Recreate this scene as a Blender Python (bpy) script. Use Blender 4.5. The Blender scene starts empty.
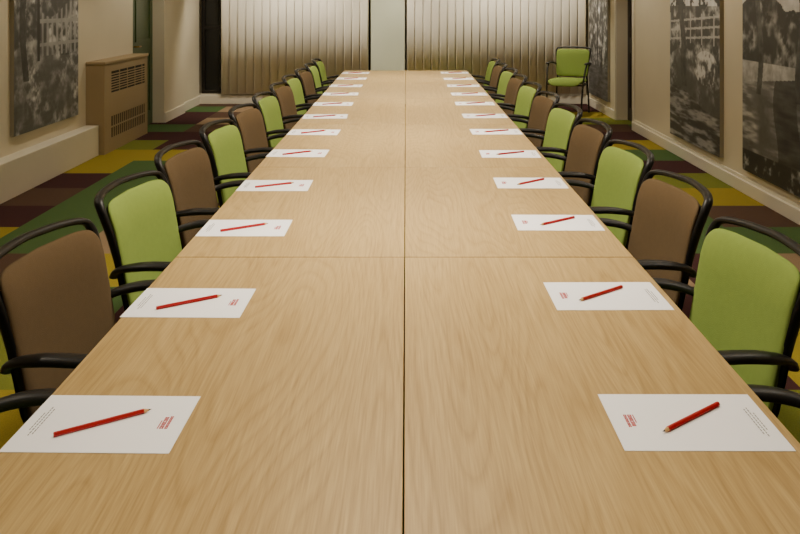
import bpy, bmesh, math, random
import numpy as np
from mathutils import Vector, Matrix
random.seed(4)
S=bpy.context.scene
COL=S.collection
def s2l(c):
    return tuple(((v/255)/12.92 if v/255<=0.04045 else ((v/255+0.055)/1.055)**2.4) for v in c)+(1.0,)
# ---------------------------------------------------------------- materials
def mat(name,rgb,rough=0.6,metal=0.0,bump=0.0,bscale=200,var=0.0,vscale=3.0,spec=0.5):
    m=bpy.data.materials.new(name); m.use_nodes=True
    nt=m.node_tree; b=nt.nodes['Principled BSDF']
    c=s2l(rgb)
    b.inputs['Base Color'].default_value=c
    b.inputs['Roughness'].default_value=rough
    b.inputs['Metallic'].default_value=metal
    b.inputs['Specular IOR Level'].default_value=spec
    tc=nt.nodes.new('ShaderNodeTexCoord')
    if var>0:
        n=nt.nodes.new('ShaderNodeTexNoise'); n.inputs['Scale'].default_value=vscale; n.inputs['Detail'].default_value=4
        nt.links.new(tc.outputs['Object'],n.inputs['Vector'])
        mx=nt.nodes.new('ShaderNodeMix'); mx.data_type='RGBA'
        mx.inputs[6].default_value=tuple(v*(1-var) for v in c[:3])+(1,)
        mx.inputs[7].default_value=tuple(min(1,v*(1+var)) for v in c[:3])+(1,)
        nt.links.new(n.outputs['Fac'],mx.inputs[0]); nt.links.new(mx.outputs[2],b.inputs['Base Color'])
    if bump>0:
        n=nt.nodes.new('ShaderNodeTexNoise'); n.inputs['Scale'].default_value=bscale
        nt.links.new(tc.outputs['Object'],n.inputs['Vector'])
        bp=nt.nodes.new('ShaderNodeBump'); bp.inputs['Strength'].default_value=bump; bp.inputs['Distance'].default_value=0.002
        nt.links.new(n.outputs['Fac'],bp.inputs['Height']); nt.links.new(bp.outputs['Normal'],b.inputs['Normal'])
    return m
M_wall=mat('painted_wall',(220,211,188),0.8,bump=0.15,bscale=90,var=0.04)
M_trim=mat('trim_paint',(228,222,204),0.55,var=0.03)
M_ceil=mat('ceiling_paint',(225,218,200),0.9,var=0.03)
M_black=mat('black_plastic',(11,11,12),0.42,var=0.1,vscale=20)
M_green=mat('green_fabric',(134,156,76),0.95,bump=0.6,bscale=500,var=0.07,vscale=60,spec=0.15)
M_brown=mat('brown_fabric',(98,81,58),0.95,bump=0.6,bscale=500,var=0.08,vscale=60,spec=0.15)
M_paper=mat('paper_white',(246,246,248),0.7,var=0.01)
M_red=mat('pencil_red',(165,4,14),0.35,var=0.03)
M_ptip=mat('pencil_wood',(205,165,110),0.7,var=0.05,vscale=40)
M_lead=mat('pencil_lead',(40,36,36),0.5,var=0.05)
M_ink=mat('grey_ink',(100,98,98),0.8,var=0.02)
M_inkr=mat('red_ink',(175,12,24),0.8,var=0.02)
M_cover=mat('radiator_cover_paint',(166,146,112),0.6,var=0.04)
M_dark=mat('dark_void',(14,13,12),0.7,var=0.05)
M_door=mat('green_door_paint',(66,86,50),0.4,var=0.06)
M_ddoor=mat('dark_door_wood',(36,28,22),0.45,var=0.12,vscale=12)
M_frame=mat('window_frame_dark',(34,30,26),0.4,var=0.05)
M_blind=mat('blind_fabric',(240,234,218),0.9,bump=0.2,bscale=300,var=0.04,vscale=5,spec=0.2)
M_col=mat('column_paint',(206,212,190),0.75,var=0.03)
M_metal=mat('grey_metal',(40,38,36),0.4,0.8,var=0.04)
M_brass=mat('brass',(180,140,70),0.3,1.0,var=0.03)
M_glass=mat('night_glass',(8,10,12),0.08,var=0.02)
def emit(name,rgb,st):
    m=bpy.data.materials.new(name); m.use_nodes=True; b=m.node_tree.nodes['Principled BSDF']
    b.inputs['Base Color'].default_value=s2l(rgb); b.inputs['Emission Color'].default_value=s2l(rgb); b.inputs['Emission Strength'].default_value=st
    return m
M_emit=emit('lamp_diffuser',(255,232,200),3.0)

def wood():
    m=bpy.data.materials.new('beech_laminate'); m.use_nodes=True; nt=m.node_tree; L=nt.links; N=nt.nodes
    b=N['Principled BSDF']; tc=N.new('ShaderNodeTexCoord'); oi=N.new('ShaderNodeObjectInfo')
    mul=N.new('ShaderNodeMath'); mul.operation='MULTIPLY'; mul.inputs[1].default_value=37.0
    L.new(oi.outputs['Random'],mul.inputs[0])
    cx=N.new('ShaderNodeCombineXYZ'); L.new(mul.outputs[0],cx.inputs[0]); L.new(mul.outputs[0],cx.inputs[1]); L.new(mul.outputs[0],cx.inputs[2])
    add=N.new('ShaderNodeVectorMath'); add.operation='ADD'; L.new(tc.outputs['Object'],add.inputs[0]); L.new(cx.outputs[0],add.inputs[1])
    def mp(sc):
        q=N.new('ShaderNodeMapping'); q.inputs['Scale'].default_value=sc; L.new(add.outputs[0],q.inputs['Vector']); return q
    def tn(sc,det,rg=.5):
        q=mp(sc); n=N.new('ShaderNodeTexNoise'); n.inputs['Scale'].default_value=1.0; n.inputs['Detail'].default_value=det; n.inputs['Roughness'].default_value=rg
        L.new(q.outputs[0],n.inputs['Vector']); return n
    def mad(a,mulv,addn=None,addv=0.0):
        q=N.new('ShaderNodeMath'); q.operation='MULTIPLY_ADD'; q.inputs[1].default_value=mulv; q.inputs[2].default_value=addv
        L.new(a,q.inputs[0])
        if addn is not None: L.new(addn,q.inputs[2])
        return q.outputs[0]
    n1=tn((5.0,.55,1),1.0,.3)                       # cathedral contours
    k=mad(n1.outputs['Fac'],30.0)
    fr=N.new('ShaderNodeMath'); fr.operation='FRACT'; L.new(k,fr.inputs[0])
    sh=N.new('ShaderNodeValToRGB'); e=sh.color_ramp.elements   # asymmetric growth ring
    e[0].position=0; e[0].color=(.40,.40,.40,1); e[1].position=1; e[1].color=(.40,.40,.40,1)
    q=e.new(.60); q.color=(.70,.70,.70,1); q=e.new(.90); q.color=(0.05,.05,.05,1)
    L.new(fr.outputs[0],sh.inputs[0])
    n2=tn((300,8,1),3); n3=tn((90,3,1),2); n4=tn((6,.6,1),2)
    v=mad(sh.outputs[0],.19); v=mad(n2.outputs['Fac'],.45,v); v=mad(n3.outputs['Fac'],.25,v); v=mad(n4.outputs['Fac'],.22,v)
    r=N.new('ShaderNodeValToRGB'); e=r.color_ramp.elements
    e[0].position=0.28; e[0].color=s2l((142,112,62)); e[1].position=0.82; e[1].color=s2l((203,175,118))
    L.new(v,r.inputs[0]); L.new(r.outputs[0],b.inputs['Base Color'])
    b.inputs['Roughness'].default_value=0.38
    bp=N.new('ShaderNodeBump'); bp.inputs['Strength'].default_value=0.06; bp.inputs['Distance'].default_value=0.001
    L.new(n2.outputs['Fac'],bp.inputs['Height']); L.new(bp.outputs[0],b.inputs['Normal'])
    return m
M_wood=wood()
def carpet():
    m=bpy.data.materials.new('carpet_tiles'); m.use_nodes=True; nt=m.node_tree; L=nt.links; N=nt.nodes
    b=N['Principled BSDF']; tc=N.new('ShaderNodeTexCoord')
    sc=N.new('ShaderNodeVectorMath'); sc.operation='MULTIPLY'; sc.inputs[1].default_value=(1.67,1.67,0.0)
    L.new(tc.outputs['Object'],sc.inputs[0])
    off=N.new('ShaderNodeVectorMath'); off.operation='ADD'; off.inputs[1].default_value=(0.13,0.4,0); L.new(sc.outputs[0],off.inputs[0])
    fl=N.new('ShaderNodeVectorMath'); fl.operation='FLOOR'; L.new(off.outputs[0],fl.inputs[0])
    wn=N.new('ShaderNodeTexWhiteNoise'); wn.noise_dimensions='2D'; L.new(fl.outputs[0],wn.inputs['Vector'])
    r=N.new('ShaderNodeValToRGB'); r.color_ramp.interpolation='CONSTANT'; e=r.color_ramp.elements
    cols=[(0.0,(68,42,42)),(0.27,(150,134,46)),(0.45,(76,100,58)),(0.66,(86,66,54)),(0.80,(114,120,48)),(0.90,(144,122,96))]
    e[0].position=0; e[0].color=s2l(cols[0][1]); e[1].position=cols[1][0]; e[1].color=s2l(cols[1][1])
    for p,c in cols[2:]:
        q=e.new(p); q.color=s2l(c)
    L.new(wn.outputs['Value'],r.inputs[0])
    n=N.new('ShaderNodeTexNoise'); n.inputs['Scale'].default_value=180; n.inputs['Detail'].default_value=3; L.new(tc.outputs['Object'],n.inputs['Vector'])
    mr=N.new('ShaderNodeMapRange'); mr.inputs[3].default_value=0.6; mr.inputs[4].default_value=1.35; L.new(n.outputs['Fac'],mr.inputs[0])
    mx=N.new('ShaderNodeVectorMath'); mx.operation='SCALE'; L.new(r.outputs[0],mx.inputs[0]); L.new(mr.outputs[0],mx.inputs['Scale'])
    L.new(mx.outputs[0],b.inputs['Base Color']); b.inputs['Roughness'].default_value=1.0; b.inputs['Specular IOR Level'].default_value=0.1
    bp=N.new('ShaderNodeBump'); bp.inputs['Strength'].default_value=0.5; bp.inputs['Distance'].default_value=0.004
    L.new(n.outputs['Fac'],bp.inputs['Height']); L.new(bp.outputs[0],b.inputs['Normal'])
    return m
M_carpet=carpet()
# ---------------------------------------------------------------- helpers
def obj(name,me,parent=None,loc=(0,0,0),rotz=0):
    o=bpy.data.objects.new(name,me); COL.objects.link(o); o.location=loc; o.rotation_euler=(0,0,rotz)
    if parent: o.parent=parent
    return o
def empty(name,loc=(0,0,0),rotz=0):
    o=bpy.data.objects.new(name,None); COL.objects.link(o); o.location=loc; o.rotation_euler=(0,0,rotz); o.empty_display_size=0.2
    return o
def addbox(bm,lo,hi,mi=0,bev=0):
    r=bmesh.ops.create_cube(bm,size=1.0)
    c=[(lo[i]+hi[i])/2 for i in range(3)]; s=[hi[i]-lo[i] for i in range(3)]
    for v in r['verts']: v.co=Vector((v.co.x*s[0]+c[0],v.co.y*s[1]+c[1],v.co.z*s[2]+c[2]))
    fs=set(f for v in r['verts'] for f in v.link_faces)
    for f in fs: f.material_index=mi
    if bev>0:
        es=list(set(e for v in r['verts'] for e in v.link_edges))
        g=bmesh.ops.bevel(bm,geom=es,offset=bev,segments=2,affect='EDGES',profile=0.5)
        for f in g['faces']: f.material_index=mi
def mk(name,bm,mats,smooth=False):
    me=bpy.data.meshes.new(name); bm.to_mesh(me); bm.free()
    for m in mats: me.materials.append(m)
    if smooth:
        for p in me.polygons: p.use_smooth=True
    return me
def box(name,lo,hi,m,parent=None,bev=0.0):
    c=[(lo[i]+hi[i])/2 for i in range(3)]
    bm=bmesh.new(); addbox(bm,[lo[i]-c[i] for i in range(3)],[hi[i]-c[i] for i in range(3)],0,bev)
    return obj(name,mk(name,bm,[m]),parent,c)
def catmull(P,n=6):
    P=[Vector(p) for p in P]; Q=[P[0]*2-P[1]]+P+[P[-1]*2-P[-2]]; out=[]
    for i in range(1,len(Q)-2):
        for k in range(n):
            t=k/n; a,b,c,d=Q[i-1],Q[i],Q[i+1],Q[i+2]
            out.append(0.5*((2*b)+(c-a)*t+(2*a-5*b+4*c-d)*t*t+(-a+3*b-3*c+d)*t**3))
    out.append(P[-1]); return out
def sweep(bm,P,ra,rb,up=(0,0,1),seg=10,n=6,mi=0,smooth=True,scale=None):
    """sweep an ellipse; ra across, rb along 'up'"""
    pts=catmull(P,n) if n>1 else [Vector(p) for p in P]
    up=Vector(up); rings=[]
    for i,p in enumerate(pts):
        t=(pts[min(i+1,len(pts)-1)]-pts[max(i-1,0)]).normalized()
        s=t.cross(up)
        if s.length<1e-4: s=t.cross(Vector((1,0,0)))
        s.normalize(); u=s.cross(t).normalized()
        f=scale(i/(len(pts)-1)) if scale else 1
        rings.append([bm.verts.new(p+s*math.cos(a)*ra*f+u*math.sin(a)*rb*f) for a in [2*math.pi*k/seg for k in range(seg)]])
    for i in range(len(rings)-1):
        for k in range(seg):
            f=bm.faces.new((rings[i][k],rings[i][(k+1)%seg],rings[i+1][(k+1)%seg],rings[i+1][k])); f.material_index=mi; f.smooth=smooth
    for r,rev in ((rings[0],True),(rings[-1],False)):
        f=bm.faces.new(r[::-1] if rev else r); f.material_index=mi
    bmesh.ops.recalc_face_normals(bm,faces=bm.faces)
def cushion(name,w,h,T,fn,m,n=5.0,seg=64,rings=10):
    """rounded-rectangle pillow mapped by fn(a,b,c)"""
    bm=bmesh.new(); rr=[math.sin(math.pi/2*i/rings) for i in range(rings+1)]
    def P(r,a,sgn):
        ca,sa=math.cos(a),math.sin(a)
        x=w/2*r*math.copysign(abs(ca)**(2/n),ca); y=h/2*r*math.copysign(abs(sa)**(2/n),sa)
        c=sgn*T/2*(max(0,1-r**7))**0.5
        return Vector(fn(x,y,c))
    edge=[bm.verts.new(P(1,2*math.pi*k/seg,1)) for k in range(seg)]
    for sgn in (1,-1):
        cen=bm.verts.new(Vector(fn(0,0,sgn*T/2))); prev=None
        for i in range(1,rings+1):
            cur=edge if i==rings else [bm.verts.new(P(rr[i],2*math.pi*k/seg,sgn)) for k in range(seg)]
            for k in range(seg):
                k2=(k+1)%seg
                bm.faces.new((cen,cur[k],cur[k2]) if prev is None else (prev[k],cur[k],cur[k2],prev[k2]))
            prev=cur
    bmesh.ops.recalc_face_normals(bm,faces=bm.faces)
    return mk(name,bm,[m],True)
# ---------------------------------------------------------------- room shell
YB,YF=-2.2,12.6; ZC=2.6
box('floor',(-3.5,YB-0.1,-0.1),(3.2,YF+0.4,0),M_carpet)
box('ceiling',(-3.5,YB-0.1,ZC),(3.2,YF+0.4,ZC+0.1),M_ceil)
box('wall_back',(-3.5,YB-0.1,0),(3.2,YB,ZC),M_wall)
box('wall_left',(-3.35,YB,0),(-3.2,9.85,ZC),M_wall)
box('wall_left',(-3.35,9.85,2.05),(-3.2,10.65,ZC),M_wall)
box('wall_left',(-3.35,10.65,0),(-3.06,11.6,ZC),M_wall)
box('wall_left',(-3.35,11.6,0),(-3.10,YF,ZC),M_wall)
box('trim_1',(-3.2,YB,0),(-3.06,8.38,0.30),M_trim,bev=0.006)
bm=bmesh.new(); addbox(bm,(-3.06,10.65,0),(-3.045,11.6,0.12)); addbox(bm,(-3.10,11.6,0),(-3.085,YF,0.12))
obj('baseboard_left',mk('baseboard_left',bm,[M_trim]))
box('wall_right',(2.74,YB,0),(3.05,10.1,ZC),M_wall)
box('wall_right',(2.74,10.1,2.05),(3.05,10.9,ZC),M_wall)
box('wall_right',(2.74,10.9,0),(3.05,YF,ZC),M_wall)
bm=bmesh.new(); addbox(bm,(2.70,YB,0),(2.74,10.04,0.10),0,.004); addbox(bm,(2.722,YB,0.10),(2.74,10.04,0.125)); addbox(bm,(2.715,10.96,0),(2.74,YF,0.11))
obj('baseboard_right',mk('baseboard_right',bm,[M_trim]))
bm=bmesh.new(); addbox(bm,(2.72,10.04,0),(2.74,10.1,2.11),0,0.003); addbox(bm,(2.72,10.9,0),(2.74,10.96,2.11),0,0.003); addbox(bm,(2.72,10.1,2.05),(2.74,10.9,2.11),0,0.003)
obj('trim_2',mk('trim_2',bm,[M_trim]))
def door(name,x0,x1,y0,y1,m,sx):
    e=empty(name,((x0+x1)/2,(y0+y1)/2,0))
    bm=bmesh.new(); hx=abs(x1-x0)/2; hy=(y1-y0)/2
    addbox(bm,(-hx,-hy,0.005),(hx,hy,2.045))
    for z0,z1 in ((0.15,0.9),(1.05,1.9)):
        fx=hx*sx
        for (a,b,c,d) in ((-hy+.12,hy-.12,z0,z0+.025),(-hy+.12,hy-.12,z1-.025,z1),(-hy+.12,-hy+.145,z0,z1),(hy-.145,hy-.12,z0,z1)):
            addbox(bm,(min(fx,fx+sx*.012),a,c),(max(fx,fx+sx*.012),b,d))
    obj('door_leaf',mk('door_leaf',bm,[m]),e)
    bm=bmesh.new(); fx=hx*sx
    sweep(bm,[(fx,-hy+.07,1.0),(fx+sx*.05,-hy+.07,1.0),(fx+sx*.05,-hy+.18,1.0)],.009,.009,n=3)
    obj('handle',mk('handle',bm,[M_brass],True),e)
    return e
door('door_1',-3.25,-3.21,9.85,10.65,M_door,1)
door('door_2',2.88,2.92,10.1,10.9,M_ddoor,-1)
box('wall_far',(-3.35,YF+0.25,0),(3.05,YF+0.3,ZC),M_wall)
box('wall_far',(-3.35,YF+0.1,0),(3.05,YF+0.25,0.14),M_wall)
box('wall_far',(-3.35,YF+0.1,2.3),(3.05,YF+0.25,ZC),M_wall)
box('baseboard_far',(-3.1,YF,0),(2.74,YF+0.1,0.13),M_trim,bev=0.004)
def window(name,x0,x1):
    e=empty(name,((x0+x1)/2,YF+0.18,0.14)); w=(x1-x0)/2
    bm=bmesh.new(); t=.05
    for lo,hi in (((-w,-.03,0),(w,.03,t)),((-w,-.03,2.16-t),(w,.03,2.16)),((-w,-.03,t),(-w+t,.03,2.16-t)),((w-t,-.03,t),(w,.03,2.16-t)),((-w+t,-.025,.98),(w-t,.025,1.03))): addbox(bm,lo,hi)
    k=int(2*w/0.8)
    for i in range(1,k+1):
        x=-w+i*2*w/(k+1); addbox(bm,(x-.025,-.025,t),(x+.025,.025,2.16-t))
    obj('frame',mk('frame',bm,[M_frame]),e)
    bm=bmesh.new(); addbox(bm,(-w+t,-.004,t),(w-t,.004,2.16-t)); obj('glass',mk('glass',bm,[M_glass]),e)
window('window_1',-3.1,-0.54); window('window_2',0.02,2.74)
box('trim_3',(-0.52,YF-0.06,0),(-0.015,YF+0.25,ZC),M_col,bev=0.004)
def blinds(name,x0,x1):
    e=empty(name,((x0+x1)/2,YF-0.02,0)); hw=(x1-x0)/2
    bm=bmesh.new(); pitch=.118; n=int(2*hw/pitch); pitch=2*hw/n
    for i in range(n):
        cx=-hw+(i+.5)*pitch; a=math.radians(9.5+random.uniform(-2,2)); w=.0635
        sl=[]
        for s in range(7):
            u=(s/6-.5)*2; cv=.005*(1-u*u)
            sl.append((cx+u*w*math.cos(a)+cv*math.sin(a), u*w*math.sin(a)-cv*math.cos(a)))
        for s in range(6):
            v=[bm.verts.new((sl[s][0],sl[s][1],.15)),bm.verts.new((sl[s+1][0],sl[s+1][1],.15)),bm.verts.new((sl[s+1][0],sl[s+1][1],2.42)),bm.verts.new((sl[s][0],sl[s][1],2.42))]
            bm.faces.new(v)
    bmesh.ops.remove_doubles(bm,verts=bm.verts,dist=1e-5)
    o=obj('slats',mk('slats',bm,[M_blind],True),e)
    md=o.modifiers.new('thick','SOLIDIFY'); md.thickness=.0012
    bm=bmesh.new(); addbox(bm,(-hw,-.025,2.42),(hw,.025,2.47)); obj('headrail',mk('headrail',bm,[M_trim]),e)
    bm=bmesh.new()
    for dy in (-.045,.045):
        sweep(bm,[(-hw,dy,.158),(hw,dy,.158)],.0015,.0015,n=1,seg=6)
    obj('bottom_chain',mk('bottom_chain',bm,[M_trim]),e)
blinds('vertical_blinds',-2.76,-0.56); blinds('vertical_blinds',0.02,2.70)
# ---------------------------------------------------------------- radiator cover
rc=empty('radiator_cover',(-3.105,9.1,0))
bm=bmesh.new(); W=.093; H=.93; Lh=.70
addbox(bm,(-W,-Lh,0),(W-.02,Lh,H-.03)); addbox(bm,(-W,-Lh-.01,H-.03),(W+.012,Lh+.01,H),0,.006)
f0,f1=W-.02,W
addbox(bm,(f0,-Lh,0),(f1,Lh,.14)); addbox(bm,(f0,-Lh,.82),(f1,Lh,H-.03)); addbox(bm,(f0,-Lh,.14),(f1,-Lh+.20,.82)); addbox(bm,(f0,Lh-.10,.14),(f1,Lh,.82)); addbox(bm,(f0,-Lh+.20,.36),(f1,Lh-.10,.60))
obj('casing',mk('casing',bm,[M_cover]),rc)
bm=bmesh.new()
for z0,z1,hz in ((.14,.36,0),(.60,.82,1)):
    addbox(bm,(f0,-Lh+.20,z0),(f1-.006,Lh-.10,z1),1)
    if hz:
        z=z0+.02
        while z<z1-.012:
            addbox(bm,(f1-.006,-Lh+.20,z),(f1-.001,Lh-.10,z+.011),0); z+=.027
        for yy in (-.25,.0,.25,.5): addbox(bm,(f1-.005,yy-.009,z0),(f1,yy+.009,z1),0)
    else:
        y=-Lh+.25
        while y<Lh-.12:
            addbox(bm,(f1-.006,y,z0),(f1-.001,y+.022,z1),0); y+=.062
        addbox(bm,(f1-.005,-Lh+.20,(z0+z1)/2-.008),(f1,Lh-.10,(z0+z1)/2+.008),0)
obj('grille',mk('grille',bm,[M_cover,M_dark]),rc)
# ---------------------------------------------------------------- photographic prints (painted per vertex)
def vnoise(nx,ny,fx,fy,seed,oct=4):
    rs=np.random.RandomState(seed); out=np.zeros((ny,nx)); amp=1; tot=0
    for o in range(oct):
        gx,gy=int(fx*2**o)+2,int(fy*2**o)+2; g=rs.rand(gy+1,gx+1)
        X=np.linspace(0,gx-1.001,nx); Y=np.linspace(0,gy-1.001,ny)
        xi=X.astype(int); yi=Y.astype(int); xf=X-xi; yf=Y-yi; xf=xf*xf*(3-2*xf); yf=yf*yf*(3-2*yf)
        a=g[np.ix_(yi,xi)]; b=g[np.ix_(yi,xi+1)]; c=g[np.ix_(yi+1,xi)]; d=g[np.ix_(yi+1,xi+1)]
        out+=amp*((a*(1-xf)+b*xf)*(1-yf)[:,None]+(c*(1-xf)+d*xf)*yf[:,None]); tot+=amp; amp*=.62
    return out/tot
def scene_img(kind,nx,ny):
    u=np.linspace(0,1,nx)[None,:]*np.ones((ny,1)); v=np.linspace(0,1,ny)[:,None]*np.ones((1,nx))
    leaf=vnoise(nx,ny,16,22,kind*7+1,4); big=vnoise(nx,ny,3,4,kind*7+2,3); mid=vnoise(nx,ny,7,9,kind*7+3,3)
    rip=vnoise(nx,ny,5,45,kind*7+4,3)
    con=lambda x,a,b:np.clip((x-a)/(b-a),0,1)
    fol=.16+.45*con(leaf,.38,.68)*con(mid,.33,.6)
    if kind==0:   # garden gate and fence amid foliage
        I=fol.copy()
        gr=v<.40+.05*np.sin(u*6); I=np.where(gr,.20+.40*con(leaf,.4,.7)*con(big,.3,.6)+.10*rip,I)
        top=.60+.04*np.sin(u*9)
        pk=(np.mod(u*13,1)<.42)&(v>.36)&(v<top)&(u>.32); I=np.where(pk,.32+.26*mid,I)
        for c in (.42,.54): I=np.where((np.abs(v-c)<.010)&(u>.32),.46,I)
        I=np.where((np.abs(u-.34)<.02)&(v>.34)&(v<.66),.08,I)
        t=(np.abs(u-.14-.03*np.sin(v*9))<.04)&(v>.25); I=np.where(t,.07+.12*leaf,I)
        I=np.where(v>.82,.45+.4*mid,I); I=np.where((v>.7)&(leaf*mid<.24),.08,I)
    elif kind==1: # rail bridge, tree, river bank
        I=fol.copy()
        sky=v>.74; I=np.where(sky,.62+.2*big,I); I=np.where(sky&(leaf<.47),.12,I)
        bank=v<.46+.05*np.sin(u*5); I=np.where(bank,.22+.40*con(leaf,.40,.70)*con(big,.35,.6),I)
        wat=v<.24+.05*np.sin(u*4+1); I=np.where(wat,.16+.34*con(rip,.42,.66),I)
        for c in (.57,.62,.67): I=np.where(np.abs(v-c-.04*(u-.5))<.006,.60,I)
        I=np.where((np.mod(u*4.5,1)<.10)&(v>.54)&(v<.70),.58,I)
        I=np.where((np.abs(u-.30+.15*(v-.5)+.015*np.sin(v*20))<.05)&(v>.30),.08+.16*leaf,I)
        bush=((u-.75)**2/.05+(v-.42)**2/.008)<1; I=np.where(bush,.5*con(leaf,.38,.6)+.22,I)
    elif kind==2: # lane, hedges, stream with reflections
        I=.30+.34*mid
        I=np.where(v>.70,.58+.25*big,I)
        hedge=(v<.74+.05*np.sin(u*7)+.05*mid)&(v>.50); I=np.where(hedge,fol*.85,I)
        bank=(v<=.50)&(v>.40+.08*u); I=np.where(bank,.42+.3*leaf,I)
        wat=v<=.40+.08*u; I=np.where(wat,.24+.36*con(rip,.4,.68)*con(big,.25,.6)+.06*mid,I)
        refl=wat&(np.abs(u-.55-.1*np.sin(v*14)*.3)<.13); I=np.where(refl,.11+.18*rip,I)
        for c,w in ((.22,.03),(.70,.045),(.88,.02)):
            I=np.where((np.abs(u-c-.025*np.sin(v*11+c*9))<w)&(v>.36),.10+.2*leaf,I)
        I=np.where(v<.10,.12+.4*con(leaf,.5,.7),I)
    else:
        I=.18+.55*con(leaf,.4,.75); I=np.where((np.mod(u*4+.3*big,1)<.18),.10,I); I=np.where(v<.25,.08+.35*rip,I)
    return np.clip(I*(.8+.4*leaf),.03,.85)
def print_mat():
    m=bpy.data.materials.new('photo_print'); m.use_nodes=True; nt=m.node_tree; b=nt.nodes['Principled BSDF']
    a=nt.nodes.new('ShaderNodeVertexColor'); a.layer_name='img'; nt.links.new(a.outputs[0],b.inputs['Base Color']); b.inputs['Roughness'].default_value=.5
    return m
M_print=print_mat(); M_edge=mat('canvas_edge',(150,142,124),.8,var=.04)
def picture(side,y0,y1,z0,z1,kind):
    xw=-3.199 if side<0 else 2.739
    e=empty('photo_canvas',(xw,(y0+y1)/2,(z0+z1)/2)); hy=(y1-y0)/2; hz=(z1-z0)/2
    bm=bmesh.new(); a,b=sorted((0,-side*.0345)); addbox(bm,(a,-hy,-hz),(b,hy,hz)); obj('stretcher',mk('stretcher',bm,[M_edge]),e)
    nx,ny=230,280; I=scene_img(kind,nx,ny)
    us=np.linspace(-hy,hy,nx); vs=np.linspace(-hz,hz,ny)
    V=[(-side*.035,(us[i] if side<0 else -us[i]),vs[j]) for j in range(ny) for i in range(nx)]
    F=[(j*nx+i,j*nx+i+1,(j+1)*nx+i+1,(j+1)*nx+i) for j in range(ny-1) for i in range(nx-1)]
    me=bpy.data.meshes.new('print'); me.from_pydata(V,[],F)
    ca=me.color_attributes.new('img','FLOAT_COLOR','POINT')
    g=1.15*I.reshape(-1)**1.65; arr=np.stack([g*1.0,g*1.0,g*1.0,np.ones_like(g)],1).astype(np.float32).reshape(-1)
    ca.data.foreach_set('color',arr); me.materials.append(M_print); me.update()
    obj('print',me,e)
picture(-1,6.79,8.12,.44,2.15,0)
picture(1,7.23,8.59,.19,1.95,1)
picture(1,5.30,6.74,.19,1.95,2)
picture(1,11.25,12.4,.19,1.95,3)
# ---------------------------------------------------------------- conference table
T0=1.169; TL=1.4; TW=.7; TH=.75; NS=6
tb=empty('conference_table',(0,T0+TL*NS/2,0)); TY=T0+TL*NS/2
def local_box(name,lo,hi,m,bev=0,parent=tb):
    c=[(lo[i]+hi[i])/2 for i in range(3)]
    bm=bmesh.new(); addbox(bm,[lo[i]-c[i] for i in range(3)],[hi[i]-c[i] for i in range(3)],0,bev)
    return obj(name,mk(name,bm,[m]),parent,(c[0],c[1]-TY,c[2]))
for j in range(NS):
    y0=T0+TL*j
    for s in (-1,1):
        g=.0014; h=.0026
        lo=(g if s>0 else -TW, y0+h, TH-.025); hi=(TW if s>0 else -g, y0+TL-h, TH)
        local_box('top_%d'%(j*2+(s>0)+1),lo,hi,M_wood,.0010)
bm=bmesh.new()
for j in range(NS):
    y0=T0+TL*j-TY
    for s in (-1,1):
        for yy in (y0+.05,y0+TL-.05):
            for xx in (.06,.33):
                addbox(bm,(s*xx-.02,yy-.02,0),(s*xx+.02,yy+.02,TH-.065),0,.003)
            addbox(bm,(min(s*.06,s*.62),yy-.015,TH-.065),(max(s*.06,s*.62),yy+.015,TH-.0255))
        addbox(bm,(s*.06-.015,y0+.05,TH-.075),(s*.06+.015,y0+TL-.05,TH-.035))
obj('leg_frame',mk('leg_frame',bm,[M_metal]),tb)
# ---------------------------------------------------------------- papers and pencils
def paper_mesh():
    bm=bmesh.new()
    addbox(bm,(-.1485,-.105,0),(.1485,.105,.0008),0)
    z=.0010
    def q(x0,x1,y0,y1,mi):
        f=bm.faces.new([bm.verts.new((x,y,z)) for x,y in ((x0,y0),(x1,y0),(x1,y1),(x0,y1))]); f.material_index=mi
    rs=random.Random(2)
    for (xa,xb) in ((.1145,.120),(.105,.1125)):
        y=-.022
        while y<.020:
            w=rs.uniform(.0035,.006)
            q(xa,xb,y,y+.0020,1); q(xa,xa+.0024,y+.0020,y+w,1); q(xb-.0022,xb,y+.0020,y+w,1); 
            if rs.random()<.6: q(xa+.0024,xb-.0022,y+w-.0018,y+w,1)
            y+=w+.0009
    q(.101,.103,-.022,.008,1)
    for xa,ext in ((-.118,.045),(-.124,.05),(-.130,.03)):
        y=-ext
        while y<ext:
            w=rs.uniform(.003,.009); q(xa,xa+.0020,y,y+w,2); y+=w+.0022
    return mk('writing_paper',bm,[M_paper,M_inkr,M_ink])
def pencil_mesh():
    bm=bmesh.new(); R=.0045
    def ring(x,r,n=6):
        return [bm.verts.new((x,r*math.cos(2*math.pi*k/n),R*.87+r*math.sin(2*math.pi*k/n))) for k in range(n)]
    xs=[(-.087,R*.8,0),(-.0865,R,0),(.073,R,0),(.074,R*.95,1),(.082,R*.38,1),(.0825,R*.36,2),(.088,R*.05,2)]
    rg=[ring(x,r) for x,r,_ in xs]
    for i in range(len(rg)-1):
        for k in range(6):
            f=bm.faces.new((rg[i][k],rg[i+1][k],rg[i+1][(k+1)%6],rg[i][(k+1)%6])); f.material_index=xs[i+1][2] if i>=2 else 0
    f=bm.faces.new(rg[0]); f.material_index=0
    bm.faces.new(rg[-1][::-1]).material_index=2
    bmesh.ops.recalc_face_normals(bm,faces=bm.faces)
    return mk('pencil',bm,[M_red,M_ptip,M_lead])
PM=paper_mesh(); PC=pencil_mesh()
seats=[1.53+.7*k for k in range(12)]
Ly={0:1.557,1:2.18,2:2.90,3:3.57,4:4.33}; Ry={0:1.563,1:2.23,2:2.97,3:3.62,4:4.31}
Lr={0:-1,1:-1,2:0,3:0}
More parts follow.
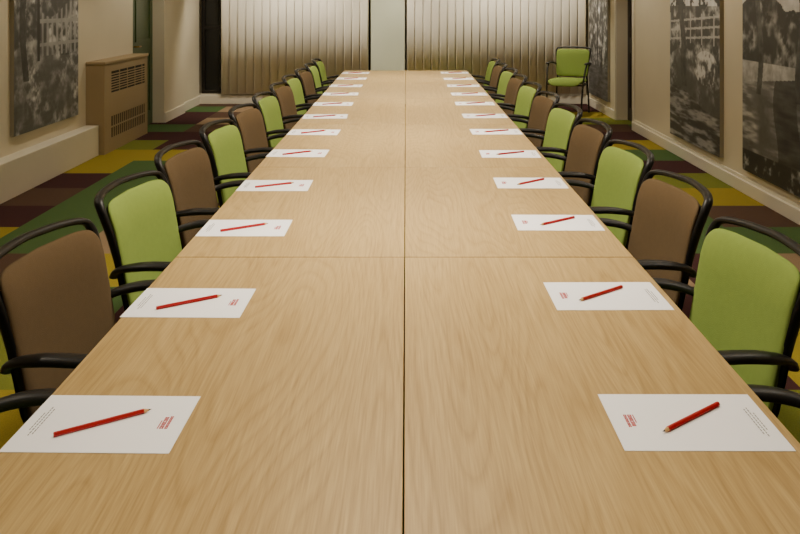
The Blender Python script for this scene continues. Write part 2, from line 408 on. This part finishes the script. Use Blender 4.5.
for k in range(12):
    y=Ly.get(k,seats[k]+random.uniform(-.02,.02)); r=math.radians(Lr.get(k,random.uniform(-2,2)))
    x=-.548+random.uniform(-.006,.006) if k else -.552
    obj('writing_paper',PM,None,(x,y,TH+.0002),r)
    obj('pencil',PC,None,(x-.002,y-.006,TH+.0013),math.radians(33 if k<3 else random.uniform(24,40)))
    y=Ry.get(k,seats[k]+random.uniform(-.02,.02)); r=math.radians(random.uniform(-1.5,1.5))
    x=.537+random.uniform(-.006,.006)
    obj('writing_paper',PM,None,(x,y,TH+.0002),math.pi+r)
    obj('pencil',PC,None,(x+(.004 if k!=1 else -.012),y+.005,TH+.0013),math.pi+math.radians(37 if k<3 else random.uniform(26,42)))
# ---------------------------------------------------------------- chairs
def lean(z): # x of back at height z
    return -.205-.20*(z-.5)
PZ=.682
def backfn(a,b,c):
    z=PZ+b; y=a*(1+.03*(b/.19))
    x=lean(z)-.030+.70*a*a+c-.25*max(0,b-.08)**2*4
    return (x,y,z)
back_g=cushion('backrest',.458,.378,.036,backfn,M_green,n=9,seg=96); back_b=back_g.copy(); back_b.materials[0]=M_brown
def seatfn(a,b,c):
    x=.02+a; z=.455+c-.9*max(0,a-.13)**2*6
    return (x,b,z)
seat_g=cushion('seat',.46,.47,.06,seatfn,M_green,n=5); seat_b=seat_g.copy(); seat_b.materials[0]=M_brown
def frame_mesh():
    bm=bmesh.new()
    half=[(.200,.44,.030),(.210,.55,.030),(.221,.66,.030),(.232,.76,.036),(.240,.82,.044),(.240,.860,.052),(.222,.884,.060),(.15,.893,.068),(.05,.896,.072)]
    P=[(lean(z)-o+.50*y*y,y,z) for y,z,o in half]
    P.append((lean(.897)-.073,0,.897))
    P+= [(p[0],-p[1],p[2]) for p in P[-2::-1]]
    sweep(bm,P,.0105,.0150,up=(1,0,0),seg=10,n=5)
    for s in (-1,1):
        sweep(bm,[(.20,s*.235,0.0),(.185,s*.24,.22),(.16,s*.25,.42),(.09,s*.262,.60),(.02,s*.265,.672)],.012,.012,up=(0,1,0),n=5)
        sweep(bm,[(-.27,s*.225,0),(-.235,s*.225,.22),(-.215,s*.212,.42),(-.212,s*.203,.50)],.012,.012,up=(0,1,0),n=5)
        sweep(bm,[(.165,s*.245,.405),(0,s*.235,.405),(-.212,s*.214,.405)],.011,.011,n=4)
        for x in (.20,-.27):
            yy=.235 if x>0 else .225
            sweep(bm,[(x,s*yy,0),(x,s*yy,.018)],.017,.017,up=(0,1,0),n=1)
    for x in (.13,-.15):
        sweep(bm,[(x,-.24,.405),(x,.24,.405)],.010,.010,n=1)
    return mk('frame',bm,[M_black])
def arm_mesh(s):
    bm=bmesh.new()
    P=[(lean(.64)-.030,s*.218,.640),(-.235,s*.240,.668),(-.18,s*.257,.684),(-.12,s*.264,.692),(-.04,s*.266,.694),(.04,s*.266,.692),(.085,s*.264,.686)]
    sweep(bm,P,.028,.0135,n=6,seg=12,scale=lambda t:.72+.28*min(1,t*2.6) if t<.87 else max(.35,math.sqrt(max(0,1-((t-.87)/.14)**2))))
    return mk('armrest',bm,[M_black])
def shell_mesh():
    def fn(a,b,c):
        z=PZ-.006+b; return (lean(z)-.030+.66*a*a+c-.020,a*(1+.03*(b/.19)),z)
    return cushion('back_shell',.466,.374,.016,fn,M_black,n=8,seg=96)
FR=frame_mesh(); AL=arm_mesh(1); AR=arm_mesh(-1); SH=shell_mesh()
def chair(loc,rot,green):
    e=empty('conference_chair',loc,rot)
    obj('backrest',back_g if green else back_b,e); obj('seat',seat_g if green else seat_b,e)
    obj('back_shell',SH,e); obj('frame',FR,e); obj('armrest_1',AL,e); obj('armrest_2',AR,e)
    return e
XC=.66
lcol=[1,0,1,0,1,0,1,0,1,0,1,1]; rcol=[0,1,0,1,0,1,0,1,0,1,0,1]
lrot=[-4,-8,-7,-6,-5,-6,-4,-5,-3,-4,0,0]; rrot=[3,7,6,6,5,6,5,5,4,4,2,0]
for k in range(12):
    chair((-XC+random.uniform(-.01,.01),seats[k]-.02,0),math.radians(lrot[k]),lcol[k])
    chair((XC+random.uniform(-.01,.01),seats[k]-.0,0),math.pi+math.radians(rrot[k]),rcol[k])
chair((2.22,11.5,0),math.radians(-116),1)
# ---------------------------------------------------------------- lights
LC=(1.0,.89,.72)
def panel(x,y,p,size=.55):
    e=empty('ceiling_light',(x,y,ZC))
    bm=bmesh.new(); h=size/2+.03
    for lo,hi in (((-h,-h,-.02),(h,-h+.03,0)),((-h,h-.03,-.02),(h,h,0)),((-h,-h+.03,-.02),(-h+.03,h-.03,0)),((h-.03,-h+.03,-.02),(h,h-.03,0))): addbox(bm,lo,hi)
    obj('housing',mk('housing',bm,[M_trim]),e)
    bm=bmesh.new(); addbox(bm,(-h+.03,-h+.03,-.008),(h-.03,h-.03,-.001)); obj('diffuser',mk('diffuser',bm,[M_emit]),e)
    l=bpy.data.lights.new('lamp','AREA'); l.shape='SQUARE'; l.size=size; l.energy=p; l.color=LC; l.spread=math.radians(105)
    o=bpy.data.objects.new('lamp',l); COL.objects.link(o); o.parent=e; o.location=(0,0,-.03)
for y,p in ((1.0,10),(2.9,29),(4.8,29),(6.7,27),(8.6,27)):
    panel(0,y,p)
def down(x,y,p,ang=80,tilt=0):
    e=empty('recessed_downlight',(x,y,ZC))
    bm=bmesh.new(); bmesh.ops.create_cone(bm,cap_ends=True,segments=32,radius1=.06,radius2=.06,depth=.012)
    bmesh.ops.translate(bm,verts=bm.verts,vec=(0,0,-.006)); obj('bezel',mk('bezel',bm,[M_metal]),e)
    bm=bmesh.new(); bmesh.ops.create_cone(bm,cap_ends=True,segments=32,radius1=.045,radius2=.045,depth=.003)
    bmesh.ops.translate(bm,verts=bm.verts,vec=(0,0,-.0135)); obj('lens',mk('lens',bm,[M_emit]),e)
    l=bpy.data.lights.new('lamp','SPOT'); l.energy=p; l.spot_size=math.radians(ang); l.spot_blend=.5; l.shadow_soft_size=.04; l.color=LC
    o=bpy.data.objects.new('lamp',l); COL.objects.link(o); o.parent=e; o.location=(0,0,-.03); o.rotation_euler=(tilt,0,0)
for x in (-2.1,-1.0,.75,2.0): down(x,11.55,115,100,math.radians(24))
down(-.27,11.5,30,60,math.radians(24))
for y,p in ((3.0,28),(5.2,36),(7.4,44),(9.6,46)):
    down(-2.35,y,p,130); down(1.95,y,p*1.05,130)
w=bpy.data.worlds.new('World'); S.world=w; w.use_nodes=True
w.node_tree.nodes['Background'].inputs[0].default_value=(1,.85,.65,1); w.node_tree.nodes['Background'].inputs[1].default_value=.05
# ---------------------------------------------------------------- camera (vertical-shift lens, level)
cam=bpy.data.cameras.new('Camera'); co=bpy.data.objects.new('Camera',cam); COL.objects.link(co)
co.location=(.004,0,1.53); co.rotation_euler=(math.pi/2,0,0)
cam.sensor_width=36; cam.lens=36*840/800; cam.shift_y=-265/800; cam.shift_x=-6/800; cam.clip_start=.05
S.camera=co
